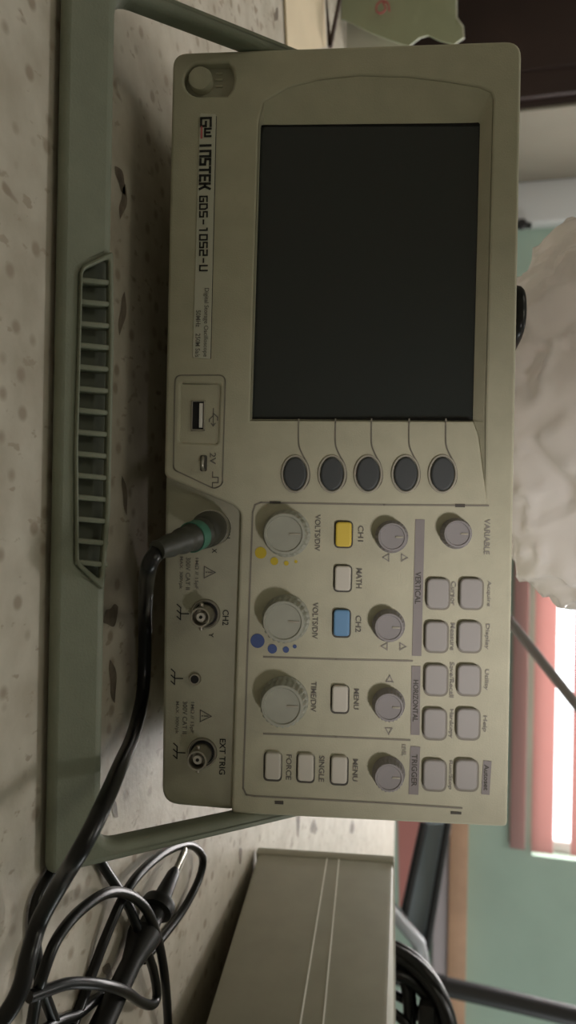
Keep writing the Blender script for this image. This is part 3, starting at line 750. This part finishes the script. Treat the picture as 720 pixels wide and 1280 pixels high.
# coil of black cable behind it
def coil():
    Yc = .60
    c = on_y(482, 1290, Yc); sc = Yc/.985/FPX*1000*.001*1.0
    e = empty('cable_coil', 'coil of black cable standing behind the beige instrument with white seams', 'cable', (c.x, Yc, 0))
    k = (on_y(582, 1290, Yc)-c).length/100      # metres per pixel there
    random.seed(3)
    b = bmesh.new()
    for i, (rx, rz, dy, dx) in enumerate(((106, 86, 0, 0), (100, 80, .010, 3), (98, 82, -.010, -2), (88, 72, .006, 4), (84, 68, -.007, -2), (60, 50, .004, 8), (52, 44, -.008, 12), (70, 34, .006, -22), (66, 28, -.004, -26))):
        P = []
        for j in range(49):
            a = 2*PI*j/48
            P.append(Vector((k*(dx+rx*math.cos(a)), dy+.006*math.sin(2*a+i), c.z + k*rz*math.sin(a) + k*2*math.sin(3*a+i))))
        add_tube(b, P, .0045 if i < 5 else .0035, 12)
    zmin = min(v.co.z for v in b.verts)
    obj('cable', b, 'cable', e)
    b = bmesh.new()
    # cable tie and its hanging ends down to the table
    add_tube(b, smooth_path([Vector((k*60, 0, c.z+k*20)), Vector((k*90, .01, c.z-.02)), Vector((k*70, .02, c.z*.4)), Vector((k*20, .03, .004)), Vector((k*150, .05, .004))], 8), .0033, 12)
    add_tube(b, smooth_path([Vector((-k*60, 0, c.z-k*30)), Vector((-k*70, .01, c.z*.5)), Vector((-k*30, .02, .006)), Vector((k*60, .0, .004))], 8), .0033, 12)
    obj('cable_end', b, 'cable', e)
    b = bmesh.new(); add_box(b, (-k*40, 0, c.z+k*52), (.02, .03, .012), bevel=.003); 
    obj('plug', b, 'probe', e)
coil()

# ------------------------------------------------------------------ chair beyond the table
def chair():
    Yc = 1.55
    Z0 = -.76
    o = on_y(545, 1100, Yc)
    e = empty('chair', 'metal tube chair with slanted blue grey back panel beyond the table end', 'chair', (o.x, Yc, Z0))
    def L(px, py, Y): return on_y(px, py, Y)-Vector((o.x, Yc, Z0))
    # slanted back panel with dark rims, tilted a little
    q = [(530, 1030), (559, 1030), (533, 1185), (505, 1150)]
    Yq = [Yc, Yc, Yc-.05, Yc-.05]
    b = bmesh.new(); fr = [L(*p, y) for p, y in zip(q, Yq)]; bk = [v+Vector((0, .03, 0)) for v in fr]
    A = [b.verts.new(v) for v in fr]; B = [b.verts.new(v) for v in bk]
    b.faces.new(A); b.faces.new(B[::-1])
    for i in range(4): b.faces.new((A[i], A[(i+1) % 4], B[(i+1) % 4], B[i]))
    obj('back_panel', b, 'seatblue', e)
    for (p0, p1, r) in (((530, 1028), (503, 1152), .008), ((560, 1028), (533, 1187), .007)):
        b = bmesh.new(); add_tube(b, [L(*p0, Yc-.01), L((p0[0]+p1[0])/2, (p0[1]+p1[1])/2, Yc-.035), L(*p1, Yc-.06)], r, 12); obj('rim_tube', b, 'dark_metal', e)
    # uprights and legs
    b = bmesh.new(); P = [L(724, 1272, Yc-.06), L(640, 1252, Yc-.06), L(560, 1234, Yc-.06), L(500, 1220, Yc-.06)]
    base = Vector((P[-1].x-.02, P[-1].y, .0)); add_tube(b, smooth_path(P+[base], 5), .017, 14); obj('upright', b, 'dark_metal', e)
    b = bmesh.new(); P = [L(488, 1135, Yc-.08), L(523, 1178, Yc-.08), L(535, 1236, Yc-.06)]; add_tube(b, P, .013, 14); obj('cross_tube', b, 'light_metal', e)
    p = L(488, 1135, Yc-.08)
    b = bmesh.new(); add_tube(b, smooth_path([p, Vector((p.x-.02, p.y, .3)), Vector((p.x-.02, p.y, 0))], 4), .013, 12); obj('leg', b, 'dark_metal', e)
    p = L(530, 1030, Yc)
    for dy in (.02, .3):
        b = bmesh.new(); add_tube(b, smooth_path([p+Vector((-.02, dy, -.01)), Vector((p.x-.03, p.y+dy, .3)), Vector((p.x-.03, p.y+dy, 0))], 4), .013, 12); obj('leg', b, 'dark_metal', e)
    b = bmesh.new(); add_box(b, (.02, .12, .42), (.42, .34, .03), bevel=.01); obj('seat', b, 'seatblue', e)
    # pink cloth over a rail behind
    e2 = empty('cloth', 'pink cloth hanging below the blue grey panel past the table end', 'cloth', on_y(505, 1080, Yc+.2))
    o2 = e2.location; b = bmesh.new()
    q = [(497, 1020), (532, 1020), (530, 1040), (504, 1134), (499, 1134)]
    n = 8
    fr = [on_y(x, y, Yc+.2)-o2 for x, y in q]
    low = [v+Vector((0, 0, 0)) for v in fr]
    A = [b.verts.new(v) for v in fr]; B = [b.verts.new(v+Vector((0, .012, 0))) for v in fr]
    b.faces.new(A); b.faces.new(B[::-1])
    for i in range(5): b.faces.new((A[i], A[(i+1) % 5], B[(i+1) % 5], B[i]))
    obj('fabric', b, 'pink_cloth', e2)
chair()

# ------------------------------------------------------------------ plastic bag on top of the oscilloscope
def bag():
    b = bmesh.new(); bmesh.ops.create_icosphere(b, subdivisions=6, radius=1)
    c = MS @ Vector((-.020, .078, .203)); n0 = MSI.to_3x3()
    for v in b.verts:
        p = v.co.copy()
        rx = .098 if p.x < 0 else .096
        q = Vector((p.x*rx, p.y*.058, p.z*.070))
        # pinch towards the lower right corner of the film
        f = noise.fractal(q*13, 1, 2, 2)*.010
        cr = abs(noise.noise(q*34+Vector((3, 1, 7))))
        cr2 = abs(noise.noise(Vector((q.x*60+q.z*45, q.y*30, q.z*22-q.x*30))))
        f += -.0045*max(0, .12-cr)/.12 + .0050*max(0, .09-cr2)/.09 + noise.fractal(q*30, 1, 2, 2)*.0022
        q += p*f
        P = c+q
        l = MSI @ P
        if l.z < HH+.0015: l.z = HH+.0015+.001*abs(noise.noise(l*80)); P = MS @ l
        v.co = P
    for _ in range(1): bmesh.ops.smooth_vert(b, verts=b.verts[:], factor=.5, use_axis_x=True, use_axis_y=True, use_axis_z=True)
    e = tag(obj('plastic_bag', b, 'bag', None, 180), 'crumpled milky plastic bag lying on top of the oscilloscope', 'bag')
bag()

# black loop peeking over the top edge of the case, in front of the bag
def loop_():
    b = bmesh.new(); P = []
    Y = .335
    c = on_y(555, 393, Y); k = (on_y(655, 393, Y)-c).length/100
    top = MS @ Vector((0, .012, HH))
    for j in range(33):
        a = -.22+ (PI+.44)*j/32
        P.append(Vector((c.x+k*103*math.cos(a), Y + .03*(1-math.sin(a)) , c.z+k*96*math.sin(a))))
    # only the arc above the case top is modelled: it rests on the case with both ends
    Q = []
    for p in P:
        l = MSI @ p
        if l.z > HH+.002: Q.append(p)
    Q = Q[1:-1]
    e0, e1 = MSI @ Q[0], MSI @ Q[-1]
    back = lambda v, dy, x: MS @ Vector((v.x+x, v.y+dy, HH+.0027))
    path = smooth_path([back(e0, .03, .006), back(e0, .012, .004)]+Q[::2]+[back(e1, .012, -.004), back(e1, .03, -.006)], 6)
    add_tube(b, path, .0024, 12)
    tag(obj('cable_loop', b, 'cable'), 'small black cable loop peeking over the top edge of the oscilloscope before the bag', 'cable')
loop_()

# thin metal rod behind, leaning to the window
def rod():
    A = on_y(618, 752, .9); B = on_y(760, 931, .9); b = bmesh.new()
    d = (B-A); d.normalize(); A0 = A - d*((A.z-.006)/d.z)
    add_tube(b, [A0, A, (A+B)/2, B+d*.25], .0055, 14)
    e = empty('lamp_arm', 'thin grey metal rod slanting across the bright window', 'rod', (A0.x, A0.y, 0))
    for v in b.verts: v.co -= e.location
    obj('rod', b, 'strip', e)
    b = bmesh.new(); add_lathe(b, [(.05, 0), (.05, .01), (.045, .014), (.012, .018)], 36); obj('base', b, 'dark_metal', e)
rod()

# ------------------------------------------------------------------ papers at the left
def paper(name, label, outline, Y, lean, m, th=.0012, wav=.004):
    """an upright sheet: outline in photo pixels on the plane Y, leaning back"""
    P = [on_y(x, y, Y) for x, y in outline]; zb = 0
    me = plate_mesh([[(p.x, p.z) for p in P]], th, 0); b = bmesh.new(); b.from_mesh(me); bpy.data.meshes.remove(me)
    bmesh.ops.triangulate(b, faces=b.faces[:])
    bmesh.ops.subdivide_edges(b, edges=[e for e in b.edges if e.calc_length() > .02], cuts=3, use_grid_fill=True)
    for v in b.verts:
        x, z, t = v.co
        v.co = Vector((x, Y + lean*max(z, 0) - t + wav*noise.noise(Vector((x*14, z*14, 3))), max(z, 0.0006)))
    o = obj(name, b, m, None, 30); return tag(o, label, 'paper')
paper('paper_sheet', 'grey green sheet with torn white edge standing left of the oscilloscope top', [(418, 25), (436, 26), (462, 38), (486, 46), (510, 52), (523, 40), (534, 36), (548, 41), (566, 44), (578, 34), (577, 22), (569, 12), (569, -140), (400, -140), (418, 0)], .74, .12, 'paper_green')
paper('paper_sheet', 'white torn edge sheet just behind the grey green sheet', [(417, 68), (508, 66), (511, 53), (525, 41), (536, 37), (549, 42), (567, 46), (580, 36), (579, 22), (571, 12), (571, -130), (417, -130)], .765, .12, 'paper')
def flat(name, label, outline, m, z):
    P = [on_z(x, y, z) for x, y in outline]
    me = plate_mesh([[(p.x, p.y) for p in P]], .0015, 0); 
    for v in me.vertices: v.co.z += z
    return tag(link(name, me, m), label, 'paper')
flat('paper_sheet', 'cream sheet lying flat on the table in front of the white sheet', [(360, 70), (408, 58), (398, -150), (352, -120)], 'paper_cream', .002)
b = bmesh.new()  # dark V strip added where a dark gap opens between the sheets
for q in (((396, -20), (401, -20), (413.5, 55), (409.5, 57)), ((427, -10), (424, -10), (410, 57), (414, 57))):
    P = [on_y(x, y, .655) for x, y in q]
    A = [b.verts.new(Vector((p.x, p.y, max(p.z, .0035)))) for p in P]; B = [b.verts.new(v.co+Vector((0, .004, 0))) for v in A]
    b.faces.new(A); b.faces.new(B[::-1])
    for i in range(4): b.faces.new((A[i], A[(i+1) % 4], B[(i+1) % 4], B[i]))
tag(obj('v_strip', b, 'maroon'), 'narrow dark brown V strip set in the gap between the cream and white sheets', 'strip')
# mark on the grey green sheet
b = bmesh.new(); c = on_y(478, 5, .733); k = .00075
Pn = smooth_path([Vector((c.x+x*k, .733+.12*c.z-.0, c.z+z*k)) for x, z in ((6, 8), (-4, 6), (-8, -2), (-4, -8), (4, -8), (7, -2), (2, 3), (-6, 0))], 6)
add_tube(b, Pn, .0009, 6); o_ = obj('handwritten_mark', b, 'pink'); o_.parent = bpy.data.objects['paper_sheet']; 

# ------------------------------------------------------------------ light
sc = bpy.context.scene
wd = bpy.data.worlds.new('sky'); sc.world = wd; wd.use_nodes = True
bg = wd.node_tree.nodes['Background']; bg.inputs[0].default_value = (.93, .97, 1, 1); bg.inputs[1].default_value = 3.0
def area(name, loc, target, sx, sy, power, col):
    l = bpy.data.lights.new(name, 'AREA'); l.shape = 'RECTANGLE'; l.size = sx; l.size_y = sy; l.energy = power; l.color = col
    o = bpy.data.objects.new(name, l); COL.objects.link(o); o.location = loc
    o.rotation_euler = (Vector(target)-Vector(loc)).to_track_quat('-Z', 'Y').to_euler(); return o
wx0, wx1, wz0, wz1 = WIN
area('window_daylight', ((wx0+wx1)/2, YB+.35, (wz0+wz1)/2+.1), (.1, .3, -.05), wx1-wx0+.2, wz1-wz0, 75, (1, .98, .95))
area('front_fill', (-.8, -.3, 1.9), (-.3, .3, 0), .6, .6, 4.4, (1, .96, .76))  # added fill from the upper front left, no lamp is known there
area('back_fill', (.1, 1.0, 1.9), (-.7, 1.9, .1),  .3, .3, 11.0, (1, .97, .92))  # added fill for the far left of the room, an unseen source
area('side_fill', (2.1, .9, .75), (.2, 2.2, .1), .9, .9, 14.0, (.97, .99, 1))  # added fill for the back wall; the right wall has no window
l = bpy.data.lights.new('panel_fill_spot', 'SPOT'); l.energy = 27; l.spot_size = math.radians(15); l.spot_blend = 1; l.shadow_soft_size = .06; l.color = (1, .93, .91)  # added spot, no lamp stands here; imitates milky glare over the panel
o = bpy.data.objects.new('panel_fill_spot', l); COL.objects.link(o); o.location = (.38, -.38, .60)
tp = MS @ Vector((fp(650, 800)[0], 0, fp(650, 800)[1]))
o.rotation_euler = (tp-o.location).to_track_quat('-Z', 'Y').to_euler()
sc.view_settings.view_transform = 'Standard'; sc.view_settings.look = 'None'; sc.view_settings.gamma = 1; sc.view_settings.use_curve_mapping = False
sc.view_settings.exposure = 0.0
